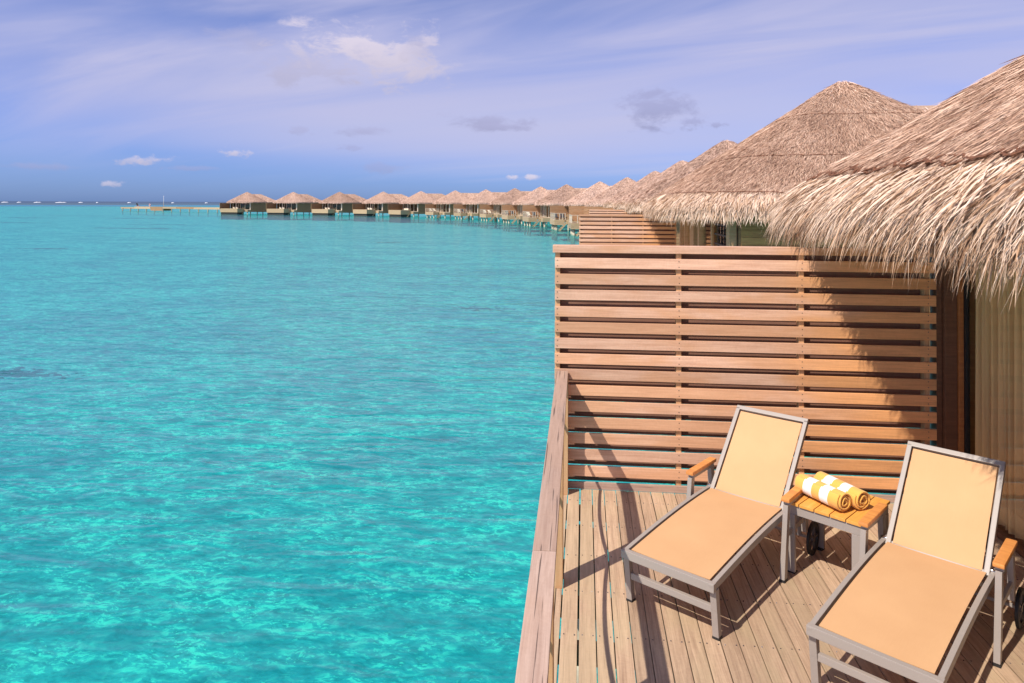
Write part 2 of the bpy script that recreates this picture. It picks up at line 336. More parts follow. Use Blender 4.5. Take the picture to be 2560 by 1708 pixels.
# ------------------------------------------------------------------ mesh helper
def ident(p): return p
class MB:
    def __init__(s): s.v = []; s.f = []
    def box(s, x0, x1, y0, y1, z0, z1, tf=None):
        b = len(s.v)
        for x in (x0, x1):
            for y in (y0, y1):
                for z in (z0, z1): s.v.append((x, y, z) if tf is None else tuple(tf @ Vector((x, y, z))))
        s.f += [tuple(b + i for i in q) for q in ((0, 1, 3, 2), (4, 6, 7, 5), (0, 4, 5, 1), (2, 3, 7, 6), (0, 2, 6, 4), (1, 5, 7, 3))]; return s
    def bar(s, p0, p1, wd, hg, up=(0, 0, 1)):
        p0, p1 = Vector(p0), Vector(p1); d = p1 - p0; L = d.length; d.normalize()
        u = Vector(up); sd = d.cross(u)
        if sd.length < 1e-4: sd = d.cross(Vector((0, 1, 0)))
        sd.normalize(); u = sd.cross(d)
        m = Matrix(((d.x, sd.x, u.x, p0.x), (d.y, sd.y, u.y, p0.y), (d.z, sd.z, u.z, p0.z), (0, 0, 0, 1)))
        return s.box(0, L, -wd / 2, wd / 2, -hg / 2, hg / 2, m)
    def tube(s, pts, r, n=6, cap=True):
        pts = [Vector(p) for p in pts]; b = len(s.v)
        for i, p in enumerate(pts):
            d = (pts[min(i + 1, len(pts) - 1)] - pts[max(i - 1, 0)]).normalized()
            a = d.cross(Vector((0, 0, 1)));
            if a.length < 1e-3: a = d.cross(Vector((0, 1, 0)))
            a.normalize(); c = d.cross(a); ri = r[i] if isinstance(r, (list, tuple)) else r
            for k in range(n):
                t = 2 * math.pi * k / n; s.v.append(tuple(p + (a * math.cos(t) + c * math.sin(t)) * ri))
        for i in range(len(pts) - 1):
            for k in range(n): s.f.append((b + i * n + k, b + i * n + (k + 1) % n, b + (i + 1) * n + (k + 1) % n, b + (i + 1) * n + k))
        if cap: s.f.append(tuple(b + k for k in range(n))[::-1]); s.f.append(tuple(b + (len(pts) - 1) * n + k for k in range(n)))
        return s
    def mesh(s, name, mat, bevel=0.0, smooth=False):
        me = bpy.data.meshes.new(name); me.from_pydata(s.v, [], s.f); me.materials.append(mat)
        bm = bmesh.new(); bm.from_mesh(me); bmesh.ops.recalc_face_normals(bm, faces=bm.faces)
        if bevel: bmesh.ops.bevel(bm, geom=list(bm.edges), offset=bevel, segments=2, affect='EDGES', profile=.7)
        bm.to_mesh(me); bm.free()
        if smooth: me.shade_smooth()
        return me
    def build(s, name, mat, parent=None, bevel=0.0, smooth=False, loc=(0, 0, 0), rot=(0, 0, 0)):
        return link(name, s.mesh(name, mat, bevel, smooth), parent, loc, rot)

def link(name, me, parent=None, loc=(0, 0, 0), rot=(0, 0, 0)):
    o = bpy.data.objects.new(name, me); COL.objects.link(o); o.location = loc; o.rotation_euler = rot
    if parent is not None: o.parent = parent
    return o
def tag(o, label=None, cat=None, group=None, kind=None):
    if label: o['label'] = label
    if cat: o['category'] = cat
    if group: o['group'] = group
    if kind: o['kind'] = kind
    return o
def empty(name, loc=(0, 0, 0), rz=0.0, **k):
    o = bpy.data.objects.new(name, None); COL.objects.link(o); o.location = loc; o.rotation_euler = (0, 0, rz); o.empty_display_size = .1
    return tag(o, **k)
_cache = {}
def cached(key, fn):
    if key not in _cache: _cache[key] = fn()
    return _cache[key]
def board(L, wd, th, mat, bevel=.003):   # long axis x, centred
    return cached(('board', round(L, 3), wd, th, mat.name, bevel), lambda: MB().box(-L / 2, L / 2, -wd / 2, wd / 2, -th / 2, th / 2).mesh('board', mat, bevel))

# ------------------------------------------------------------------ sea
WZ = -1.6
def ring(name, r0, r1, z, mat, n=96):
    b = MB()
    if r0 == 0:
        b.v = [(r1 * math.cos(2 * math.pi * k / n), r1 * math.sin(2 * math.pi * k / n), z) for k in range(n)]; b.f = [tuple(range(n))]
    else:
        for k in range(n):
            a = 2 * math.pi * k / n; b.v += [(r0 * math.cos(a), r0 * math.sin(a), z), (r1 * math.cos(a), r1 * math.sin(a), z)]
        b.f = [(2 * k, 2 * k + 1, (2 * k + 3) % (2 * n), (2 * k + 2) % (2 * n)) for k in range(n)]
    o = b.build(name, mat); tag(o, kind='structure')
    if o.data.polygons[0].normal.z < 0: o.data.flip_normals()
    return o
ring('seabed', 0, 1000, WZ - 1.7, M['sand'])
ring('lagoon_water', 0, 960, WZ, M['lagoon'])
ring('reef_water', 960, 1700, WZ, M['reefwater'])
ring('deep_sea', 1700, 40000, WZ, M['deep'])
# coral heads on the sea floor
def at_water(x, y, z=WZ):
    d = F + RR * ((x - 1280) / 1750) - UU * ((y - 484.8) / 1750); t = (z - 2.6) / d.z
    return Vector((0, 0, 2.6)) + d * t
def mound(b, c, rx, ry, h, r):
    n, k = 16, 5; base = len(b.v); ph = r.uniform(0, 6, 4)
    for j in range(k):
        q = j / (k - 1)
        for i in range(n):
            a = 2 * math.pi * i / n; w_ = 1 + .30 * math.sin(3 * a + ph[0]) + .2 * math.sin(5 * a + ph[1]) + .1 * math.sin(9 * a + ph[2])
            rr = q * w_; b.v.append((c.x + rx * rr * math.cos(a), c.y + ry * rr * math.sin(a), WZ - 1.71 + h * (1 - q ** 2) * (1 + .2 * r.normal())))
    for j in range(k - 1):
        for i in range(n): b.f.append((base + j * n + i, base + j * n + (i + 1) % n, base + (j + 1) * n + (i + 1) % n, base + (j + 1) * n + i))
for i, (x, y, rx, ry) in enumerate([(1205, 772, 1.6, .7), (45, 935, 1.9, .7), (330, 571, 11, 3), (420, 562, 9, 2), (110, 622, 4, 1.4), (180, 540, 16, 6), (60, 545, 14, 6), (330, 546, 14, 5), (980, 607, 3.2, 1.2), (30, 557, 12, 3)]):
    c = at_water(x, y, WZ - 1.7); mb = MB(); r = np.random.default_rng(i + 11)
    for q in range(110):
        a = r.uniform(0, 6.283); rr = abs(r.normal(0, .5)); sz = r.uniform(.03, .13) * rx
        mound(mb, Vector((c.x + rx * rr * math.cos(a) * 1.2, c.y + ry * rr * math.sin(a), 0)), sz, sz * .7, r.uniform(.015, .05), r)
    o = mb.build('coral_patch', M['coral'], smooth=True); tag(o, kind='structure')
# surf breaking on the reef far out
sf = MB()
for (x0, x1) in [(3, 22), (42, 54), (84, 104), (138, 168), (196, 208), (240, 246), (318, 328), (428, 436), (512, 520)]:
    d0, d1 = px_dir(x0, 500), px_dir(x1, 500); D = 2300
    a = Vector((d0.x, d0.y, 0)).normalized() * D; b = Vector((d1.x, d1.y, 0)).normalized() * D
    sf.tube([a + (b - a) * t + Vector((0, 0, WZ + .3)) for t in (0, .2, .4, .6, .8, 1)], [.3, 1.2, 1.9, 1.3, 1.7, .3], 8)
tag(sf.build('breaking_surf', M['foam'], smooth=True), kind='stuff')

# ------------------------------------------------------------------ own deck
FY = 6.44              # front face of the privacy screen
GX = 3.27              # glass wall
deck = empty('deck', (0, 0, 0), kind='structure')
PL = FY + 1.4; PW = .0990
gaps0 = -.136
plm = board(PL, PW, .042, M['plank'])
i = 0; x = gaps0
while x + .105 < GX + .02:
    o = link('plank', plm, deck, (x + .053 + random.uniform(-.0012, .0012), FY - .004 - PL / 2 + 0.0, -.021 + random.uniform(-.0015, .0012)), (0, 0, R(90) + random.uniform(-.0006, .0006)))
    x += .105 + (.006 if i == 0 else 0); i += 1
ed = board(PL, .036, .028, M['plank']); link('plank', ed, deck, (-.160, FY - PL / 2, -.014), (0, 0, R(90)))
for k in range(15):
    yy = FY - .25 - k * .48
    MB().box(-.18, GX, yy - .025, yy + .025, -.17, -.045).build('joist', M['frame_wood'], deck)
sc = MB(); x = gaps0; i = 0
while x + .105 < GX + .02:
    for k in range(15):
        yy = FY - .25 - k * .48
        for dx in (-.032, .032): sc.tube([(x + .053 + dx + random.uniform(-.003, .003), yy + random.uniform(-.006, .006), -.003), (x + .053 + dx, yy, .0022)], .0042, 6)
    x += .105 + (.006 if i == 0 else 0); i += 1
tag(sc.build('screw_heads', M['metal_dk'], deck), kind='stuff')
MB().box(-.215, -.183, FY - PL, FY, -.62, -.002).build('edge_fascia', M['fascia'], deck, .003)
for (x, y) in [(-.02, 6.0), (-.02, 3.2), (1.6, 6.0), (1.6, 3.2), (3.1, 6.0), (3.1, 3.2), (-.02, .4), (1.6, .4)]:
    MB().tube([(x, y, -.18), (x, y, -3.4)], .13, 16).build('pile', M['pile'], deck, smooth=True)

# ------------------------------------------------------------------ privacy screen
scr = empty('privacy_screen', (-.263, FY, 0), label='tall horizontal slatted teak privacy screen behind the sun loungers', cat='screen')
SX0, SX1 = -.263, 3.05
def rel(p, o): return (p[0] - o.location.x, p[1] - o.location.y, p[2] - o.location.z)
SL = SX1 - SX0
cap = link('cap_rail', board(SL + .03, .115, .068, M['slat'], .004), scr, rel(((SX0 + SX1) / 2 - .005, FY + .055, 2.18), scr))
tops = [2.098, 1.953, 1.808, 1.656, 1.512, 1.366, 1.226, 1.082, .940, .795, .648, .505, .358, .2095]
sm = board(SL, .021, .094, M['slat'])
for z in tops:
    link('slat', sm, scr, rel(((SX0 + SX1) / 2, FY + .011, z - .047), scr), (0, random.uniform(-.0012, .0012), random.uniform(-.0004, .0004)))
link('base_board', board(SL - .12, .024, .062, M['rail'], .004), scr, rel(((SX0 + SX1) / 2 + .06, FY + .006, .0325), scr))
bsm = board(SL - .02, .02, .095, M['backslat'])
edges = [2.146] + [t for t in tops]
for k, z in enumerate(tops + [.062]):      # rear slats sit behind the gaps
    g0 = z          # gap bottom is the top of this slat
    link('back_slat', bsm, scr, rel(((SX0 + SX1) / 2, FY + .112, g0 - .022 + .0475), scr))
for xx in (SX0 + .024, .856, 1.925, 2.982):
    link('post', board(2.14, .076, .046, M['post'], .004), scr, rel((xx, FY + .0615, 1.075), scr), (0, R(90), 0))

sc = MB()
for z in tops + [2.225]:
    for xx in (SX0 + .024, .856, 1.925, 2.982):
        for dz in (-.022, -.072):
            sc.tube([(xx - SX0 + random.uniform(-.004, .004), -.0012, z + dz), (xx - SX0, .003, z + dz)], .0045, 6)
tag(sc.build('screw_heads', M['metal_dk'], scr), kind='stuff')
# ------------------------------------------------------------------ railing
rl = empty('deck_railing', (-.19, 3, 0), label='low teak railing with flat weathered top board along the deck edge above the water', cat='railing')
for (a, b) in ((FY - .012, 3.104), (3.10, -.9)):
    L = a - b; link('top_rail', board(L, .104, .036, M['rail'], .004), rl, rel((-.1915 + (6.4 - (a + b) / 2) * .0066, (a + b) / 2, 1.052), rl), (0, 0, R(90.38)))
for yy in (6.36, 4.84, 3.3, 1.75, .2):
    link('post', board(1.033, .15, .05, M['post'], .004), rl, rel((-.161, yy, .516), rl), (0, R(90), 0))
rp = MB(); ps_ = [6.36, 4.84, 3.3, 1.75, .2]
for a, b in zip(ps_[:-1], ps_[1:]):
    for lev in (.67, ):
        rp.tube([(-.186, a + (b - a) * t, lev - .09 * 4 * t * (1 - t)) for t in np.linspace(0, 1, 17)], .013, 8)
o = rp.build('rope', M['rope'], rl, smooth=True, loc=rel((0, 0, 0), rl))

# ------------------------------------------------------------------ thatch
def roof_fn(n_exp, prof, half_ratio=1.0):
    pr = np.array([p[0] for p in prof]); pz = np.array([p[1] for p in prof])
    seg = np.concatenate([[0], np.cumsum(np.hypot(np.diff(pr), np.diff(pz)))])
    def surf(p, s):
        """p in [0,4): side + fraction, s = distance down the slope"""
        side = np.floor(p).astype(int) % 4; f = (p - np.floor(p)) * 2 - 1
        x = np.choose(side, [-np.ones_like(f), f, np.ones_like(f), -f]); y = np.choose(side, [-f, -np.ones_like(f), f, np.ones_like(f)])
        nrm = (np.abs(x) ** n_exp + np.abs(y) ** n_exp) ** (1 / n_exp)
        r = np.interp(s, seg, pr); z = np.interp(s, seg, pz)
        ex = r > 0
        return np.stack([x / nrm * r, y / nrm * r, z], -1)
    return surf, seg
def blades_mesh(name, mat, P0, T, N, L, wd, lift, lat, droop, tint, K=3, rg=rng, curl=.22):
    n = len(P0); B = np.cross(T, N)
    d = T + B * lat[:, None] + N * lift[:, None]; d /= np.linalg.norm(d, axis=1)[:, None]
    roll = rg.normal(0, .5, n); Nr = N * np.cos(roll)[:, None] + B * np.sin(roll)[:, None]
    sd = np.cross(d, Nr); sd /= np.linalg.norm(sd, axis=1)[:, None] + 1e-9
    cv = rg.normal(0, curl, n)
    V = np.zeros((n, K + 1, 2, 3)); prof = {2: [.75, 1.0, .12], 3: [.6, 1.0, .75, .08]}[K]
    for k in range(K + 1):
        s = k / K
        c = P0 + d * (L * s)[:, None] + B * (cv * L * s * s)[:, None]; c = c - np.array([0, 0, 1.0]) * (droop * L * s * s)[:, None]
        hw = (wd * .5 * prof[k])[:, None]
        V[:, k, 0] = c - sd * hw; V[:, k, 1] = c + sd * hw
    V = V.reshape(-1, 3); st = (K + 1) * 2
    q = np.array([[2 * k, 2 * k + 1, 2 * k + 3, 2 * k + 2] for k in range(K)])
    Fc = (np.arange(n)[:, None, None] * st + q[None]).reshape(-1)
    me = bpy.data.meshes.new(name); me.vertices.add(len(V)); me.vertices.foreach_set('co', V.ravel().astype(np.float32))
    nf = n * K; me.loops.add(nf * 4); me.loops.foreach_set('vertex_index', Fc.astype(np.int32))
    me.polygons.add(nf); me.polygons.foreach_set('loop_start', np.arange(0, nf * 4, 4, dtype=np.int32)); 
    me.update(calc_edges=True); me.validate()
    at = me.attributes.new('tint', 'FLOAT', 'POINT'); at.data.foreach_set('value', np.repeat(tint, st).astype(np.float32))
    me.materials.append(mat); return me
def frames(surf, p, s):
    e = .01; P = surf(p, s); Pd = surf(p, s + e); Pp = surf(p + .002, s)
    T = Pd - P; T /= np.linalg.norm(T, axis=1)[:, None] + 1e-9
    Q = Pp - P; N = np.cross(T, Q); ln = np.linalg.norm(N, axis=1)[:, None]; N = N / (ln + 1e-12)
    N *= np.sign(N[:, 2:3] + 1e-9); 
    return P, T, N
def sample(surf, n, weights, s0, s1, smax_r, rg=rng, srange=None, prange=None):
    side = rg.choice(4, n, p=np.array(weights) / sum(weights)); f = rg.uniform(0, 1, n)
    if prange is not None:
        m = side == 0; lo, hi = prange; f = np.where(m, rg.uniform(lo, hi, n), f)
    u = rg.uniform(0, 1, n); s = np.sqrt(s0 ** 2 + u * (s1 ** 2 - s0 ** 2))
    return side + f * .9999, s
def concat_blades(name, mat, sets, K=3):
    cat = [np.concatenate(z) for z in zip(*sets)]
    return blades_mesh(name, mat, *cat, K=K)
def blade_set(surf, n, weights, s0, s1, L, wd, lift, lat, droop, tint, rg=rng, prange=None):
    p, s = sample(surf, n, weights, s0, s1, None, rg, prange=prange); P, T, N = frames(surf, p, s)
    U = rg.uniform
    return [P + N * U(-.02, .05, n)[:, None], T, N, U(*L, n), U(*wd, n) , np.abs(rg.normal(lift[0], lift[1], n)), rg.normal(0, lat, n), U(*droop, n), np.clip(rg.normal(tint[0], tint[1], n), 0, 1)]

PROF = [(0.02, 6.10), (.2, 5.98), (5.0, 2.80), (5.20, 2.60), (5.27, 2.40)]
def shell(name, mat, n_exp, prof, inner, seg=24, sx=0.0):
    b = MB(); rows = list(prof) + inner; cnt = seg * 4
    ps = np.arange(cnt) / seg
    for (r, z) in rows:
        side = np.floor(ps).astype(int); f = (ps - side) * 2 - 1
        x = np.choose(side, [-np.ones_like(f), f, np.ones_like(f), -f]); y = np.choose(side, [-f, -np.ones_like(f), f, np.ones_like(f)])
        nr = (abs(x) ** n_exp + abs(y) ** n_exp) ** (1 / n_exp)
        for a, c in zip(x / nr * r, y / nr * r): b.v.append((a, c, z))
    for j in range(len(rows) - 1):
        for i in range(cnt): b.f.append((j * cnt + i, j * cnt + (i + 1) % cnt, (j + 1) * cnt + (i + 1) % cnt, (j + 1) * cnt + i))
    b.f.append(tuple(range(cnt)))
    return b.mesh(name, mat)
INNER = [(5.10, 2.36), (4.8, 2.52), (4.0, 2.9), (.3, 5.5)]
NEXP = 5.5
surf, seg = roof_fn(NEXP, PROF)
S_BRK = seg[2]; S_END = seg[-1]

def binding(surf, s0, p0, p1, r=.018, amp=.05, n=160, seed=1):
    g = np.random.default_rng(seed); ps = np.linspace(p0, p1, n)
    wob = np.convolve(g.normal(0, 1, n + 8), np.ones(5) / 5, 'same')[4:4 + n] * amp * 1.4 + amp * .5 * np.sin(ps * 90)
    P, T, N = frames(surf, ps, np.full(n, s0) + wob)
    P = P + N * .045
    rad = [r * (1 + .35 * g.normal()) if r < .5 else r for _ in range(n)]
    return MB().tube([tuple(q) for q in P], [max(.3 * r, x) for x in rad], 5)

# ---- own villa
OPROF = [(0.02, 6.35), (.25, 6.2), (5.0, 2.80), (5.20, 2.60), (5.27, 2.40)]
far_surf = surf
OY = .38
surf, seg = roof_fn(11.0, OPROF); S_BRK0, S_END0 = S_BRK, S_END; S_BRK = seg[2]; S_END = seg[-1]
VX, VY = 7.2, 2.74
own = empty('thatched_villa', (VX, VY, 0), label='nearest villa with shaggy thatched eave over the glass door', cat='villa', group='thatched overwater villas')
lx = lambda x: x - VX
ly = lambda y: y - VY
rs = link('roof', cached('shell_near', lambda: shell('roof_shell', M['shell'], 11.0, [(r, z - .03) for r, z in OPROF], INNER)), own, (0, OY, 0))
WGT = [.80, .05, .02, .13]
sets = [blade_set(surf, 270000, WGT, 1.2, S_BRK - .13, (.07, .20), (.0025, .0075), (.05, .05), .24, (.0, .15), (.50, .22), prange=(.0, .80)),
        blade_set(surf, 12000, WGT, 1.2, S_BRK - .3, (.12, .30), (.004, .010), (.10, .07), .30, (.0, .2), (.70, .2), prange=(.0, .80)),
        blade_set(surf, 3000, [1, 1, 1, 1], .1, 1.3, (.15, .35), (.01, .02), (.10, .07), .2, (.0, .15), (.45, .22))]
tag(link('thatch', concat_blades('thatch', M['thatch'], sets, 2), rs), kind='stuff')
sets = [blade_set(surf, 22000, WGT, S_BRK - .02, S_BRK + .14, (.16, .34), (.004, .018), (.02, .15), .45, (.15, .5), (.58, .32), prange=(.0, .80)),
        blade_set(surf, 20000, WGT, S_BRK + .06, S_END - .08, (.08, .21), (.004, .014), (.04, .18), .45, (.15, .45), (.55, .25), prange=(.0, .80)),
        blade_set(surf, 5000, WGT, S_BRK - .02, S_END - .16, (.18, .34), (.003, .009), (.04, .20), .8, (.2, .6), (.7, .22), prange=(.0, .80)),
        blade_set(surf, 5000, WGT, S_END - .15, S_END - .04, (.06, .22), (.006, .012), (-.1, .15), .3, (.3, .8), (.30, .2), prange=(.0, .80)),
        blade_set(surf, 3000, [0, .5, .5, 0], S_BRK, S_END, (.3, .55), (.012, .03), (.06, .14), .3, (.25, .65), (.5, .25))]
tag(link('eave_fringe', concat_blades('eave_fringe', M['skirt'], sets), rs), kind='stuff')
binding(surf, S_BRK - .07, -.55, 1.0, .011, .045, 420, 4).build('binding', M['binding'], rs)
binding(surf, S_BRK - .09, -.55, 1.0, .008, .06, 420, 5).build('binding', M['binding'], rs)
surf = far_surf; S_BRK, S_END = S_BRK0, S_END0
# own walls
def vbox(name, mat, x0, x1, y0, y1, z0, z1, par, bev=0.0): return MB().box(x0, x1, y0, y1, z0, z1).build(name, mat, par, bev)
vbox('corner_post', M['frame_wood'], lx(3.055), lx(3.10), ly(FY + .01), ly(FY + .13), 0.0, 2.45, own, .004)
vbox('corner_post', M['frame_wood'], lx(3.103), lx(3.205), ly(FY - .03), ly(FY + .13), 0.0, 2.5, own, .004)
df = vbox('door_frame', M['jamb'], lx(3.207), lx(3.245), ly(FY - .055), ly(FY + .13), 0.0, 2.45, own, .003)
vbox('door_frame', M['black'], lx(3.247), lx(3.285), ly(FY - .07), ly(FY + .12), 0.0, 2.45, own)
vbox('sill', M['frame_wood'], lx(3.225), lx(3.34), ly(-1.5), ly(FY - .11), 0.002, .045, own, .004)
for k, (ya, yb) in enumerate([(FY - .072, 4.32), (4.22, 2.2), (2.1, .1)]):
    g = vbox('window_pane', M['glass'], lx(GX), lx(GX + .004), ly(yb), ly(ya), .047, 2.35, own)
for ym in (4.27, 2.15, .05):
    vbox('door_frame', M['jamb'], lx(3.235), lx(3.315), ly(ym - .048), ly(ym + .048), .047, 2.45, own, .003)
vbox('header_beam', M['frame_wood'], lx(3.2), lx(3.36), ly(-1.8), ly(FY - .12), 2.455, 2.62, own)
vbox('wall', M['wallboard'], lx(3.31), lx(11.0), ly(FY + .0), ly(FY + .12), .0, 2.9, own)
vbox('wall', M['wallboard'], lx(11.01), lx(11.1), ly(-1.85), ly(FY), 0, 2.9, own)
vbox('wall', M['wallboard'], lx(3.31), lx(11.0), ly(-1.95), ly(-1.85), 0, 2.9, own)
vbox('floor_slab', M['dark'], lx(3.35), lx(11.0), ly(-1.84), ly(FY - .01), -.1, .0, own)
# curtain
cu = MB(); g = np.random.default_rng(5); ny = 640; ys = np.linspace(FY - .075, 2.3, ny)
ph = np.cumsum(g.uniform(.5, 1.5, ny)) * .50
for iz, z in enumerate(np.linspace(.03, 2.44, 12)):
    for y, a in zip(ys, ph):
        k = 1 + .10 * math.sin(iz * .9 + a * .3)
        cu.v.append((3.355 + .056 * math.sin(a) + .010 * math.sin(a * 2.3 + 1 + iz * .1), y + .006 * math.sin(a * 1.7 + iz * .35), z))
for iz in range(11):
    for i in range(ny - 1): cu.f.append((iz * ny + i, iz * ny + i + 1, (iz + 1) * ny + i + 1, (iz + 1) * ny + i))
tag(cu.build('curtain', M['curtain'], smooth=True), 'long pleated olive beige curtain hanging behind the glass door', 'curtain')

# ------------------------------------------------------------------ loungers
def dup(o, parent=None):
    c = o.copy(); COL.objects.link(c); c.parent = parent
    for ch in [q for q in bpy.data.objects if q.parent == o]: dup(ch, c)
    return c
def zseat(v): return .33 + .055 * math.sin(min(1, v / 1.24) * math.pi * .62) if v < 1.3 else .37
def make_lounger():
    t = empty('sun_lounger'); u1 = .635; met = M['metal']
    f = MB(); vs = np.linspace(0.0, 1.24, 15)
    for u in (.016, u1 - .016):
        for a, b in zip(vs[:-1], vs[1:]): f.bar((u, a - .004, zseat(a)), (u, b + .004, zseat(b)), .028, .045)
        f.bar((u, 1.24, zseat(1.24)), (u, 1.62, .31), .032, .05)
    f.bar((-.002, .014, .331), (u1 + .002, .014, .331), .036, .052); f.bar((.032, 1.60, .31), (u1 - .032, 1.60, .31), .03, .04); f.bar((.032, 1.2, .33), (u1 - .032, 1.2, .33), .025, .03)
    f.build('seat_frame', met, t, .004)
    for u in (.018, u1 - .018):
        MB().bar((u, .045, .31), (u, .062, .18), .04, .042, (0, 1, 0)).bar((u, .062, .185), (u, .085, .012), .04, .042, (0, 1, 0)).build('leg', met, t, .003)
        MB().box(u - .022, u + .022, .062, .108, 0.0, .014).build('foot_cap', M['rubber'], t)
    MB().bar((.036, .063, .178), (u1 - .036, .063, .178), .028, .04).build('stretcher', met, t, .004)
    def sling(name, u0, u1_, path, crown):
        b = MB(); nu, nvv = 10, len(path)
        for (v, z, nv_, nz_) in path:
            for i in range(nu + 1):
                q = i / nu; sag = -crown * 4 * q * (1 - q); b.v.append((u0 + (u1_ - u0) * q, v + nv_ * sag, z + nz_ * sag))
        k = nu + 1
        for j in range(nvv - 1):
            for i in range(nu): b.f.append((j * k + i, j * k + i + 1, (j + 1) * k + i + 1, (j + 1) * k + i))
        me = b.mesh(name, M['fabric']); o = link(name, me, t); md = o.modifiers.new('t', 'SOLIDIFY'); md.thickness = .004; md.offset = 0
        return o
    sling('seat_sling', .046, u1 - .046, [(v, zseat(v) + .018, 0, 1) for v in np.linspace(.045, 1.205, 20)], .005)
    # backrest
    H = Vector((0, 1.215, .375)); Tp = Vector((0, 1.722, .905)); D = (Tp - H); n_ = Vector((0, -D.z, D.y)).normalized()
    bu0, bu1 = .032, .603
    f = MB()
    for u in (bu0 + .015, bu1 - .015): f.bar((u, H.y, H.z), (u, Tp.y, Tp.z), .03, .042, n_)
    f.bar((bu0, Tp.y, Tp.z), (bu1, Tp.y, Tp.z), .042, .034, D.normalized()); f.bar((bu0 + .03, H.y + .02, H.z + .015), (bu1 - .03, H.y + .02, H.z + .015), .02, .02, D.normalized())
    f.build('back_frame', met, t, .004)
    dn = D.normalized()
    sling('back_sling', bu0 + .040, bu1 - .040, [((H + dn * s).y + n_.y * .008, (H + dn * s).z + n_.z * .008, n_.y, n_.z) for s in np.linspace(.022, D.length - .028, 14)], .004)
    for u in (.10, u1 - .10): MB().bar((u, 1.53, .68), (u, 1.55, .33), .02, .02).build('back_prop', M['metal_dk'], t)
    for u, s in ((0, -1), (u1, 1)):
        MB().tube([(u - s * .055, 1.245, .405), (u + s * .004, 1.245, .405)], .012, 12).build('hinge_bolt', M['chrome'], t, smooth=True)
    for s, uc in ((-1, -.045), (1, u1 + .045)):
        ar = MB().box(uc - .030, uc + .030, 1.02, 1.43, .528, .556).build('armrest', M['armrest'], t, .010)
        MB().bar((uc, 1.05, .515), (uc, 1.395, .515), .046, .026).bar((uc, 1.052, .503), (uc, .985, .014), .034, .052, (0, 1, 0)).bar((uc, 1.385, .503), (uc, 1.415, .20), .034, .056, (0, 1, 0)).build('arm_support', met, t, .003)
        MB().box(uc - .020, uc + .020, .958, 1.014, 0.0, .014).build('foot_cap', M['rubber'], t)
        MB().bar((uc, 1.02, .30), (uc, 1.40, .30), .02, .036).build('side_brace', met, t, .003)
        w_ = MB(); n = 28; rows = [(.108, -.012), (.118, -.009), (.118, .009), (.108, .012), (.085, .010), (.085, -.010)]
        for i in range(n):
            a = 2 * math.pi * i / n
            for (r, o_) in rows: w_.v.append((o_, r * math.cos(a), r * math.sin(a)))
        m_ = len(rows)
        for i in range(n):
            for j in range(m_): w_.f.append((i * m_ + j, i * m_ + (j + 1) % m_, ((i + 1) % n) * m_ + (j + 1) % m_, ((i + 1) % n) * m_ + j))
        wh = w_.build('wheel', M['rubber'], t, smooth=False, loc=(uc + s * .028, 1.50, .12))
        hb = MB().tube([(-.012, 0, 0), (.012, 0, 0)], .022, 12)
        for k in range(5):
            a = 2 * math.pi * k / 5; hb.bar((0, .015 * math.cos(a), .015 * math.sin(a)), (0, .09 * math.cos(a), .09 * math.sin(a)), .012, .016, (1, 0, 0))
        hb.build('rim', M['metal_dk'], wh)
    MB().bar((-.05, 1.50, .12), (u1 + .05, 1.50, .12), .018, .018).bar((.02, 1.46, .30), (.02, 1.50, .12), .024, .03, (0, 1, 0)).bar((u1 - .02, 1.46, .30), (u1 - .02, 1.50, .12), .024, .03, (0, 1, 0)).build('axle', met, t)
    return t
lg = make_lounger(); lg.location = (.249, 4.62, 0); lg.rotation_euler.z = -R(35.5)
tag(lg, 'cream sling sun lounger nearer the railing, to the left of the side table', 'sun lounger', 'sun loungers on the near deck')
l2 = dup(lg); l2.location = (1.188, 3.905, 0); l2.rotation_euler.z = -R(38.5)
l2['label'] = 'cream sling sun lounger in the foreground right, with roof shadow on its headrest'

# ------------------------------------------------------------------ side table
TZ = .50
tb = empty('side_table', (1.418, 5.168, 0), -R(40.3), label='small grey metal side table with five orange teak slats between the loungers', cat='side table')
TW, TD = .528, .537
sw = TW / 5
for k in range(5):
    link('slat', board(TD, sw - .006, .020, M['tabletop'], .003), tb, (sw * (k + .5), TD / 2, TZ - .010), (0, 0, R(90)))
f = MB()
for (a, b, c, d) in ((.012, TW - .012, .012, .034), (.012, TW - .012, TD - .034, TD - .012), (.012, .034, .036, TD - .036), (TW - .034, TW - .012, .036, TD - .036)): f.box(a, b, c, d, TZ - .085, TZ - .022)
f.build('apron', M['metal'], tb, .002)
for ix in (0, 1):
    for iy in (0, 1):
        x0 = .010 if ix == 0 else TW - .010; y0 = .010 if iy == 0 else TD - .010; sx = 1 if ix == 0 else -1; sy = 1 if iy == 0 else -1
        b = MB(); xa, xb = sorted((x0, x0 + sx * .062)); ya, yb = sorted((y0, y0 + sy * .022)); b.box(xa, xb, ya, yb, .010, TZ - .086)
        xa, xb = sorted((x0, x0 + sx * .022)); ya, yb = sorted((y0 + sy * .0225, y0 + sy * .055)); b.box(xa, xb, ya, yb, .010, TZ - .086)
        b.build('leg', M['metal'], tb, .002)
        MB().box(x0 if sx > 0 else x0 - .06, x0 + .06 if sx > 0 else x0, y0 if sy > 0 else y0 - .05, y0 + .05 if sy > 0 else y0, 0, .0095).build('foot_cap', M['rubber'], tb)

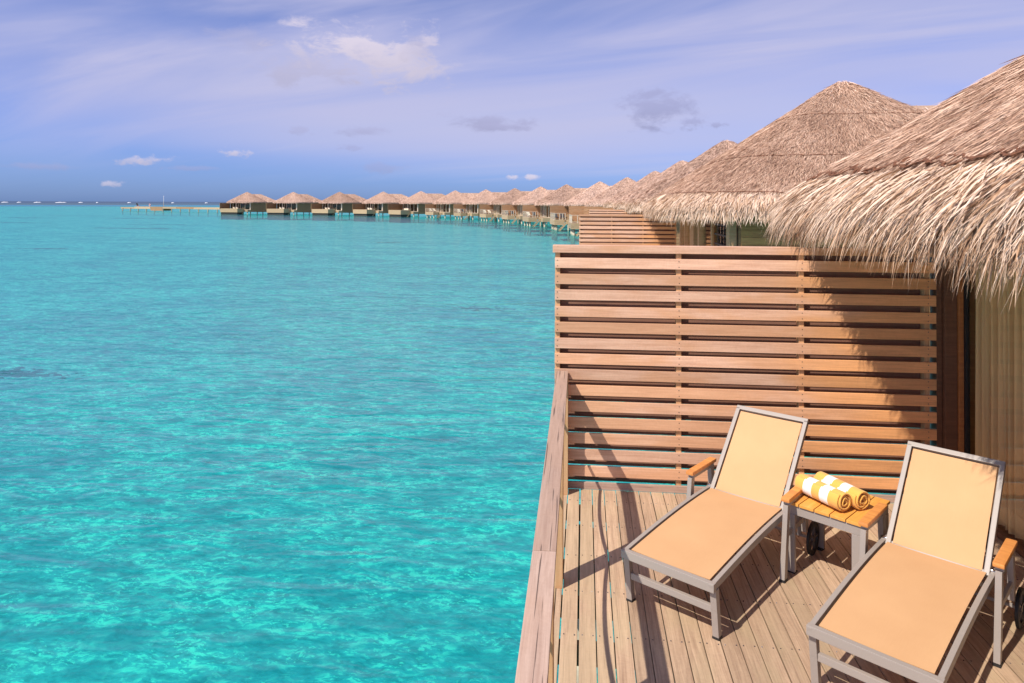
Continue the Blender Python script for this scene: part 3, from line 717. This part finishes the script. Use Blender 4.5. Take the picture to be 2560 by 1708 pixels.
# ------------------------------------------------------------------ towels
def towel_mesh(seed):
    g = np.random.default_rng(seed); b = MB(); n = 150; turns = 4.2; L = .38; th = .0115; ro = .068
    A = np.linspace(0, turns * 2 * math.pi, n); q = A / A[-1]
    rr = ro * (1 - q) + .010 * q
    wob = .0035 * np.sin(A * 1.3 + g.uniform(0, 6)) * (q ** .7) + .004 * np.sin(A * 3.1 + g.uniform(0, 6)) * q
    rr = np.maximum(rr + wob, .006)
    xs_ = [-L / 2, -L / 2 + .006, -L / 6, L / 6, L / 2 - .006, L / 2]
    nx = len(xs_)
    for k, x in enumerate(xs_):
        e = .35 if k in (0, nx - 1) else .5
        for i in range(n):
            a = A[i] + 2.2; xx = x + .006 * math.sin(a * .5 + seed) * (1 if x > 0 else -.5)
            sq = 1 - .10 * max(0, -math.sin(a))
            for s in (1, -1):
                r = rr[i] + s * th * (.42 if e == .35 else .5); b.v.append((xx, r * math.cos(a), r * math.sin(a) * sq))
    st = 2 * n
    for k in range(nx - 1):
        for i in range(n - 1):
            b.f.append((k * st + 2 * i, k * st + 2 * i + 2, (k + 1) * st + 2 * i + 2, (k + 1) * st + 2 * i))
            b.f.append((k * st + 2 * i + 1, (k + 1) * st + 2 * i + 1, (k + 1) * st + 2 * i + 3, k * st + 2 * i + 3))
        for i in (0, n - 1): b.f.append((k * st + 2 * i, (k + 1) * st + 2 * i, (k + 1) * st + 2 * i + 1, k * st + 2 * i + 1))
    for k in (0, nx - 1):
        for i in range(n - 1): b.f.append((k * st + 2 * i, k * st + 2 * i + 1, k * st + 2 * i + 3, k * st + 2 * i + 2))
    # core plug so that one does not look through the roll
    b.tube([(-L / 2 + .02, 0, 0), (L / 2 - .02, 0, 0)], .016, 10)
    return b.mesh('rolled_towel', M['towel'], smooth=True)
for i, (A_, B_, lab) in enumerate([((1.586, 5.317), (1.769, 4.997), 'rolled yellow and white striped towel at the front of the side table'), ((1.735, 5.375), (1.905, 5.045), 'rolled yellow and white striped towel lying behind the other towel roll')]):
    a, b = Vector(A_), Vector(B_); c = (a + b) / 2; d = b - a
    o = link('rolled_towel', towel_mesh(i + 3), None, (c.x, c.y, TZ + .0725), (R(20 * i), 0, math.atan2(d.y, d.x)))
    tag(o, lab, 'towel', 'rolled towels on the side table')

# ------------------------------------------------------------------ the row of villas
POS = [(7.30, 20.70, 0), (7.71, 38.9, -1), (7.86, 57.09, 0), (7.54, 75.29, 1.5), (5.70, 93.4, 5.8), (2.55, 111.33, 11), (-3.13, 128.61, 17), (-8.95, 145.86, 20),
       (-16.02, 162.63, 25), (-25.04, 178.44, 31), (-35.75, 193.15, 37), (-48.57, 206.07, 46), (-63.28, 216.78, 56), (-80.11, 223.71, 67), (-97.77, 228.13, 75), (-115.71, 231.2, 80)]
ORD = ['first', 'second', 'third', 'fourth', 'fifth', 'sixth', 'seventh', 'eighth', 'ninth', 'tenth', 'eleventh', 'twelfth', 'thirteenth', 'fourteenth', 'fifteenth', 'sixteenth']
PROF2 = [(.02, 5.5), (4.9, 2.75), (5.15, 2.35)]
def ridge_roof_mesh(mat):
    """hip roof with its ridge along x"""
    b = MB(); x0, x1 = 1.6, 7.4; hw = 4.7; ez = 2.6
    seg_ = 14
    pts = []
    pts_r = [(x0, 0, 5.38), (x1, 0, 5.38)]
    e = [(x0 - 4.6, -hw), (x1 + 4.4, -hw), (x1 + 4.4, hw), (x0 - 4.6, hw)]
    b.v = [(x0, 0, 5.38), (x1, 0, 5.38)] + [(p[0], p[1], ez) for p in e] + [(p[0], p[1], ez - .3) for p in e] + [(p[0] * .9, p[1] * .85, ez - .15) for p in e]
    b.f = [(0, 1, 3, 2), (0, 4 + 1, 4, 1), (0, 2, 5), (1, 4, 3)]
    for i in range(4): j = (i + 1) % 4; b.f += [(2 + i, 2 + j, 6 + j, 6 + i), (6 + i, 6 + j, 10 + j, 10 + i)]
    b.f.append((10, 11, 12, 13))
    return b.mesh('rear_roof', mat)
def ridge_blades(mat, n, L, wd, seed=3):
    g = np.random.default_rng(seed); x0, x1, hw, ez = 1.6, 7.4, 4.7, 2.6
    P = []; T = []; N = []
    for sgn, m in ((-1, n // 2), (1, n // 4)):
        t = g.uniform(0, 1, m) ** .6; f = g.uniform(0, 1, m); xa = x0 - 4.6 * t; xb = x1 + 4.4 * t
        P.append(np.stack([xa + (xb - xa) * f, sgn * hw * t, 5.38 - (5.38 - ez) * t], -1))
        tv = np.array([0, sgn * hw, -(5.38 - ez)]); tv /= np.linalg.norm(tv); T.append(np.tile(tv, (m, 1))); nv_ = np.array([0, sgn * (5.38 - ez), hw]); nv_ /= np.linalg.norm(nv_); N.append(np.tile(nv_, (m, 1)))
    m = n // 4; t = g.uniform(0, 1, m) ** .6; f = g.uniform(-1, 1, m)
    P.append(np.stack([x1 + 4.4 * t, hw * t * f, 5.38 - (5.38 - ez) * t], -1)); tv = np.array([4.4, 0, -(5.38 - ez)]); tv /= np.linalg.norm(tv); T.append(np.tile(tv, (m, 1))); nv_ = np.array([2.85, 0, 4.4]); nv_ /= np.linalg.norm(nv_); N.append(np.tile(nv_, (m, 1)))
    P, T, N = map(np.concatenate, (P, T, N)); k = len(P); U = g.uniform
    return blades_mesh('rear_thatch', mat, P + N * .02, T, N, U(*L, k), U(*wd, k), np.abs(g.normal(.08, .06, k)), g.normal(0, .15, k), U(0, .3, k), np.clip(g.normal(.5, .25, k), 0, 1), K=2, rg=g)

def roof_blades(level):
    g = np.random.default_rng(40 + level)
    W2 = [.42, .40, .06, .12]
    if level == 1:
        a = [blade_set(surf, 150000, W2, .25, S_BRK - .08, (.10, .30), (.004, .011), (.05, .05), .22, (.0, .15), (.50, .24), g),
             blade_set(surf, 4000, W2, .02, .8, (.15, .3), (.010, .02), (.10, .07), .3, (.0, .15), (.6, .24), g)]
        b = [blade_set(surf, 13000, W2, S_BRK - .05, S_BRK + .25, (.2, .36), (.010, .024), (.03, .08), .22, (.1, .4), (.6, .22), g),
             blade_set(surf, 15000, W2, S_BRK, S_END, (.12, .30), (.010, .022), (.05, .15), .3, (.2, .5), (.55, .25), g)]
        return concat_blades('thatch', M['thatch'], a, 2), concat_blades('eave_fringe', M['skirt'], b)
    if level == 2:
        a = [blade_set(surf, 42000, W2, .1, S_BRK, (.2, .45), (.012, .030), (.04, .04), .18, (.0, .15), (.50, .24), g)]
        b = [blade_set(surf, 9000, W2, S_BRK - .1, S_END, (.15, .33), (.018, .04), (.05, .12), .25, (.2, .5), (.6, .22), g)]
        return concat_blades('thatch', M['thatch_far'], a, 2), concat_blades('eave_fringe', M['skirt'], b, 2)
    a = [blade_set(surf, 14000, W2, .1, S_BRK, (.25, .55), (.02, .055), (.04, .03), .16, (.0, .15), (.50, .22), g)]
    b = [blade_set(surf, 3500, W2, S_BRK - .1, S_END, (.15, .33), (.03, .07), (.05, .12), .25, (.2, .5), (.5, .25), g)]
    return concat_blades('thatch', M['thatch_far'], a, 2), concat_blades('eave_fringe', M['thatch_far'], b, 2)

# local frame of every villa: origin under the peak, x inland, y along the row (away), sea towards -x
FX0, FX1, FYL, BX = -7.46, -4.15, 3.70, -3.95
def facade_mesh(kind):   # frames and posts of the glazed sea front
    b = MB()
    for y, wd in ((3.55, .18), (2.55, .10), (1.35, .30), (.45, .10), (-.35, .10), (-2.3, .10), (-4.35, .34)):
        b.box(BX - .08, BX + .08, y - wd / 2, y + wd / 2, 0.0, 2.28)
    b.box(BX - .09, BX + .09, -4.55, 3.68, 2.285, 2.48); b.box(BX - .1, BX + .1, -4.52, 3.64, -.02, .06)
    return b.mesh('facade', M['palewood'])
def wall_mesh():
    b = MB(); b.box(BX + .1, 3.9, -4.6, -4.5, -.74, 2.9).box(BX + .1, 3.9, 3.6, 3.7, -.74, 2.9).box(3.95, 11.5, -3.6, 3.6, -.9, 2.8)
    b.box(BX + .06, BX + .099, -4.6, 3.7, -.74, -.03)
    for k in range(16): b.box(BX + .1, 3.9, -4.62, -4.603, .02 + k * .17, .17 + k * .17)
    return b.mesh('wall', M['farwall'])
def slat_panel_mesh(x0, x1, mat):
    b = MB()
    b.box(x0, x1, 0, .11, 2.145, 2.215)
    for z in tops: b.box(x0, x1, 0, .022, z - .095, z)
    for z in tops: b.box(x0, x1, .10, .12, z - .03, z + .065)
    n = max(3, int((x1 - x0) / 1.07)); 
    for k in range(n + 1): xx = x0 + .024 + (x1 - x0 - .048) * k / n; b.box(xx - .023, xx + .023, .024, .098, .0, 2.143)
    return b.mesh('slat_panel', mat)
def railing_mesh():
    b = MB(); x = -7.39; yn = -1.45
    b.box(x - .05, x + .06, yn, 3.69, 1.01, 1.05); b.box(x + .065, -5.7, yn - .001, yn + .10, 1.01, 1.05)
    for y in np.linspace(yn + .03, 3.6, 7): b.box(x - .03, x + .03, y - .05, y + .05, .0, 1.008)
    for xx in np.linspace(x + .75, -5.75, 3): b.box(xx - .04, xx + .04, yn + .01, yn + .08, 0, 1.008)
    return b.mesh('railing', M['palewood'])
def rope_mesh():
    b = MB(); x = -7.39; ys = np.linspace(-1.42, 3.6, 7)
    for a, c in zip(ys[:-1], ys[1:]): b.tube([(x, a + (c - a) * t, .85 - 1.1 * t * (1 - t)) for t in np.linspace(0, 1, 7)], .02, 4)
    return b.mesh('rope', M['rope'])
def deck_mesh():
    b = MB()
    for k in range(32): b.box(-7.45 + k * .109, -7.45 + k * .109 + .103, -1.5, 3.69, -.03, 0)
    return b.mesh('deck_floor', M['plank'])
def fascia_mesh(x0, x1, y0, y1, rows=3, h=.78):
    b = MB(); rh = h / rows
    for k in range(rows):
        z1 = -.005 - k * rh; z0 = z1 - rh + .012; e = .004 * (k % 2)
        b.box(x0 - .03 - e, x0, y0, y1, z0, z1); b.box(x0, x1, y0 - .03 - e, y0 - .001, z0, z1)
    b.box(x0 + .01, x1, y0 + .01, y1, -h + .05, -.04)
    return b.mesh('fascia', M['fascia'])
def stair_mesh():
    b = MB(); y0, y1 = -3.4, -2.5
    for y in (y0, y1): b.bar((-5.5, y, -.05), (-7.0, y, -1.7), .04, .14)
    for k in range(7): x = -5.62 - k * .25; z = -.16 - k * .245; b.box(x - .11, x + .11, y0 + .03, y1 - .03, z - .02, z + .02)
    b.bar((-5.6, y0, .9), (-5.6, y0, 0), .05, .05); b.bar((-5.6, y1, .9), (-5.6, y1, 0), .05, .05); b.bar((-5.6, y0, .9), (-6.6, y0, .1), .04, .04)
    return b.mesh('stairs', M['fascia'])
def pool_mesh():
    b = MB(); x0, x1, y0, y1 = -9.0, -5.6, -3.2, 3.6
    for k in range(6):
        z1 = .38 - k * .21; z0 = z1 - .2; e = .006 * (k % 2)
        b.box(x0 - .04 - e, x0, y0, y1, z0, z1); b.box(x0, x1, y0 - .04 - e, y0 - .001, z0, z1)
    b.box(x0 + .001, x0 + .3, y0, y1, -.8, .4); b.box(x1 - .3, x1, y0, y1, -.8, .4); b.box(x0 + .31, x1 - .31, y0, y0 + .3, -.8, .4); b.box(x0 + .31, x1 - .31, y1 - 1.6, y1, -.8, .401)
    return b.mesh('pool_wall', M['fascia'])
def pane_mesh(y0, y1): return MB().box(BX + .0, BX + .006, y0, y1, .07, 2.28).mesh('window_pane', M['glass'])
def mini_lounger(cush):
    b = MB(); b.box(-.32, .32, 0, 1.25, .32, .40); b.bar((0, 1.22, .38), (0, 1.72, .92), .62, .06, (0, -1, 1))
    for x in (-.29, .29):
        for y in (.06, 1.1): b.box(x - .03, x + .03, y, y + .05, 0, .319)
        b.box(x - .04, x + .04, 1.0, 1.4, .55, .58); b.box(x - .02, x + .02, 1.36, 1.40, .1, .549)
    return b.mesh('deck_lounger', cush)

for n, (X, Y, hd) in enumerate(POS, 1):
    left = 17 - n; pool = n >= 12; mirror = n
    if n == 1: lab = 'neighbouring thatched villa just beyond the privacy screen, its peaked roof in full view'
    elif n == 2: lab = 'second thatched villa beyond the screen, roof peeping over the neighbouring villa'
    elif pool: lab = f'{ORD[left-1]} thatched villa from the far left end, with a timber plunge pool'
    else: lab = f'{ORD[left-1]} thatched villa from the far left end of the curving row'
    v = empty('thatched_villa', (X, Y, 0), R(hd + (0 if n < 3 else random.uniform(-1.5, 1.5))), label=lab, cat='villa', group='thatched overwater villas')
    lvl = 1 if n == 1 else (2 if n <= 4 else 3)
    sh = link('roof', cached(('sh', lvl == 1), lambda: shell('roof_shell', M['shell'] if lvl == 1 else M['shell_far'], NEXP, [(r, z - .03) for r, z in PROF], INNER)), v)
    bl = cached(('bl', lvl), lambda: roof_blades(lvl))
    tag(link('thatch', bl[0], sh), kind='stuff'); tag(link('eave_fringe', bl[1], sh), kind='stuff')
    if n <= 3:
        for (s, sd) in ((S_BRK - .05, 1), (S_BRK * .72, 2), (S_BRK * .36, 3)):
            if n > 1 and sd > 1: continue
            link('binding', cached(('bind', sd), lambda: binding(surf, s, -.3, 2.1, .009, .02, 260, sd).mesh('binding', M['binding'])), sh)
    rr_ = link('rear_roof', cached('rr', lambda: ridge_roof_mesh(M['shell_far'])), v)
    tag(link('thatch', cached(('rb', n < 3), lambda: ridge_blades(M['thatch_far'], 20000 if n < 3 else 5000, (.3, .6), (.03, .05) if n < 3 else (.05, .1))), rr_), kind='stuff')
    link('wall', cached('wall', wall_mesh), v)
    if n == 1:
        for k in range(15):
            link('board', board(7.7, .162, .03, M['wallboard'], .004), v, (BX + .12 + 3.87, -4.64, .09 + k * .168), (R(90), 0, 0))
        for (ya, yb) in ((3.45, 2.6), (2.5, 1.5), (-.4, -2.2)):
            link('window_pane', pane_mesh(yb, ya), v)
        df = link('sliding_door', MB().box(BX - .06, BX - .01, -4.15, -4.02, .07, 2.28).box(BX - .06, BX - .01, -2.45, -2.36, .07, 2.28).box(BX - .06, BX - .01, -4.01, -2.46, 2.12, 2.28).box(BX - .06, BX - .01, -4.01, -2.46, .07, .2).mesh('sliding_door', M['jamb']), v)
        for yy in (-3.66, -3.28, -2.87): MB().box(BX - .045, BX - .02, yy - .02, yy + .02, .205, 2.115).build('reflection_bar', M['black'], df)  # fence and rope reflection in the glass, modelled as dark bars
        for zz_ in np.arange(.4, 2.1, .24): MB().box(BX - .0475, BX - .0175, -4.0, -2.47, zz_ - .02, zz_ + .02).build('reflection_bar', M['black'], df)
        link('window_pane', MB().box(BX - .015, BX - .010, -4.0, -2.47, .2, 2.12).mesh('pane', M['glass']), df)
        for (y, wd) in ((3.55, .2), (2.55, .12), (1.0, .75), (-.25, .22), (-2.3, .12), (-4.38, .36)):
            vbox('post', M['post'], BX - .1, BX + .06, y - wd / 2, y + wd / 2, 0.0, 2.24, v, .006)
        vbox('header_beam', M['wallboard'], BX - .12, BX + .08, -4.62, 3.68, 2.245, 2.48, v)
        vbox('curtain', M['curtain'], BX + .25, BX + .3, 1.4, 3.5, .05, 2.4, v)
    else:
        link('facade', cached('fac', lambda: facade_mesh(0)), v)
        link('window_pane', cached('pn', lambda: pane_mesh(-4.2, 3.5)), v)
    link('interior', cached('int', lambda: MB().box(BX + .9, BX + 1.0, -4.45, 3.55, 0, 2.85).mesh('interior', M['dark'])), v)
    x0 = FX0 if not pool else -9.1
    if n <= 2:
        fs = board(FX1 - FX0, .021, .094, M['slat'])
        sc_ = empty('privacy_screen'); sc_.parent = v; sc_.location = (0, FYL, 0)
        link('cap_rail', board(FX1 - FX0, .115, .068, M['slat'], .004), sc_, ((FX0 + FX1) / 2, .055, 2.18))
        for z in tops: link('slat', fs, sc_, ((FX0 + FX1) / 2, .011, z - .047)); link('back_slat', board(FX1 - FX0, .02, .095, M['backslat']), sc_, ((FX0 + FX1) / 2, .112, z + .0175))
        for xx in (FX0 + .024, FX0 + 1.12, FX0 + 2.19, FX1 - .03): link('post', board(2.14, .076, .046, M['post'], .004), sc_, (xx, .0615, 1.07), (0, R(90), 0))
    else:
        tag(link('slat_panel', cached(('sp', pool), lambda: slat_panel_mesh(x0, FX1 + .1, M['farslat'] if not pool else M['farwall'])), v, (0, FYL, 0)), kind='stuff')
    tag(link('deck_floor', cached('dk', deck_mesh), v), kind='stuff')
    if not pool:
        link('fascia', cached('fa', lambda: fascia_mesh(-7.45, -5.9, -1.5, 3.7)), v)
        link('fascia', cached('fb', lambda: fascia_mesh(-5.6, BX, -4.6, -1.54, 3, .7)), v)
        rg_ = link('railing', cached('rl', railing_mesh), v); link('rope', cached('rp', rope_mesh), rg_)
        link('stairs', cached('st', stair_mesh), v)
    else:
        pw = link('pool_wall', cached('pw', pool_mesh), v)
        link('pool_base', cached('pb', lambda: MB().box(-8.8, -5.5, -3.0, 3.5, -3.3, -.81).mesh('pool_base', M['poolbase'])), v)
        link('pool_water', cached('pq', lambda: MB().box(-8.69, -5.91, -2.89, 1.99, .2, .36).mesh('pool_water', M['poolwater'])), v)
        link('fascia', cached('fb', lambda: fascia_mesh(-5.6, BX, -4.6, -1.54, 3, .7)), v); link('stairs', cached('st', stair_mesh), v)
    pm = cached('pile', lambda: MB().tube([(0, 0, -.7), (0, 0, -3.4)], .16, 10).mesh('pile', M['pile'], smooth=True))
    for (a, b) in ((-7.1, 3.2), (-7.1, .9), (-7.1, -1.1), (-5.2, -1.1), (-5.2, -4.2), (-3.6, -4.2), (-4.2, 1.0), (0, -4.2), (3, -4.2), (-3.6, 3.3)):
        if pool and a < -6: continue
        link('pile', pm, v, (a, b, 0))
    if n >= 6:
        for q, (a, b) in enumerate([(-6.6, .2), (-5.5, .2)] if not pool else [(-5.3, .8), (-5.3, -.4)]):
            dark_ = (n in (6, 8)) or (n in (7, 10) and q == 1)
            me = cached(('ml', dark_), lambda: mini_lounger(M['darkcloth'] if dark_ else M['cushion']))
            o = link('deck_lounger', me, None, tuple(v.matrix_basis @ Vector((a, b, 0))), (0, 0, R(hd) + R(10 - 50 * pool)))
            tag(o, f"{'dark' if dark_ else 'cream'} lounger, the {'one nearer the sea' if q == 0 and not pool else ('one farther from the sea' if not pool else ('one nearer the screen' if q == 0 else 'one nearer the steps'))}, on the {ORD[left-1]} villa deck from the left".replace('  ', ' ')[:110], 'lounger', 'loungers on the far villa decks')

# ------------------------------------------------------------------ jetty beyond the last villa
A_ = Vector((-203, 291.5, 0)); B_ = Vector((-140, 262, 0)); dv = (B_ - A_); JL = dv.length
jt = empty('jetty', tuple(A_), math.atan2(dv.y, dv.x), label='long low timber jetty running left from the last villa', cat='jetty')
for (a, b, z1, z0, y0, y1, m_) in ((0, .16, .10, -.55, -1.5, 2, 'fascia'), (.162, .33, .40, -.5, -2, 2, 'fascia'), (.332, .45, .40, -1.2, -2, 2, 'farwall'), (.452, .59, .42, -.35, -2, 2, 'fascia'), (.592, .75, .42, -.35, -2, 2, 'farwall'), (.752, 1.0, .35, -.4, -2, 2, 'fascia')):
    vbox('platform', M[m_], a * JL, b * JL, y0, y1, z0, z1, jt)
for k in range(12): MB().tube([((.03 + k * .085) * JL, -1.8, -.3), ((.03 + k * .085) * JL, -1.8, -3.4)], .22, 8).build('pile', M['pile'], jt)
def jp(t, y, z): return tuple(jt.matrix_basis @ Vector((t * JL, y, z)))
ms = MB().tube([(0, 0, 0), (0, 0, 4.7)], [.10, .05], 8); tag(ms.build('flagpole', M['white'], loc=jp(.42, 0, .40), smooth=True), 'thin white pole standing on the jetty', 'pole')
lr = empty('life_ring', jp(.28, 0, .4), math.atan2(dv.y, dv.x), label='red and white life ring on a short stand on the jetty', cat='life ring')
MB().box(-.06, .06, -.05, .05, 0, .35).build('stand', M['white'], lr)
for k in range(8):
    a0, a1 = k * math.pi / 4, (k + 1) * math.pi / 4 - .03
    MB().tube([(.42 * math.cos(a), -.12, .75 + .42 * math.sin(a)) for a in np.linspace(a0, a1, 5)], .11, 7).build('segment', M['red'] if k % 2 else M['white'], lr, smooth=True)
ch = empty('deck_chair', jp(.165, 0, .4), math.atan2(dv.y, dv.x) + R(200), label='small reddish deck chair near the left end of the jetty', cat='chair')
MB().box(-.35, .35, 0, 1.0, .3, .42).build('seat', M['red'], ch); MB().bar((0, .95, .4), (0, 1.5, 1.5), .7, .09, (0, -1, 1)).build('backrest', M['darkcloth'], ch)
for x in (-.3, .3):
    for y in (.05, .9): MB().box(x - .03, x + .03, y, y + .06, 0, .299).build('leg', M['white'], ch)
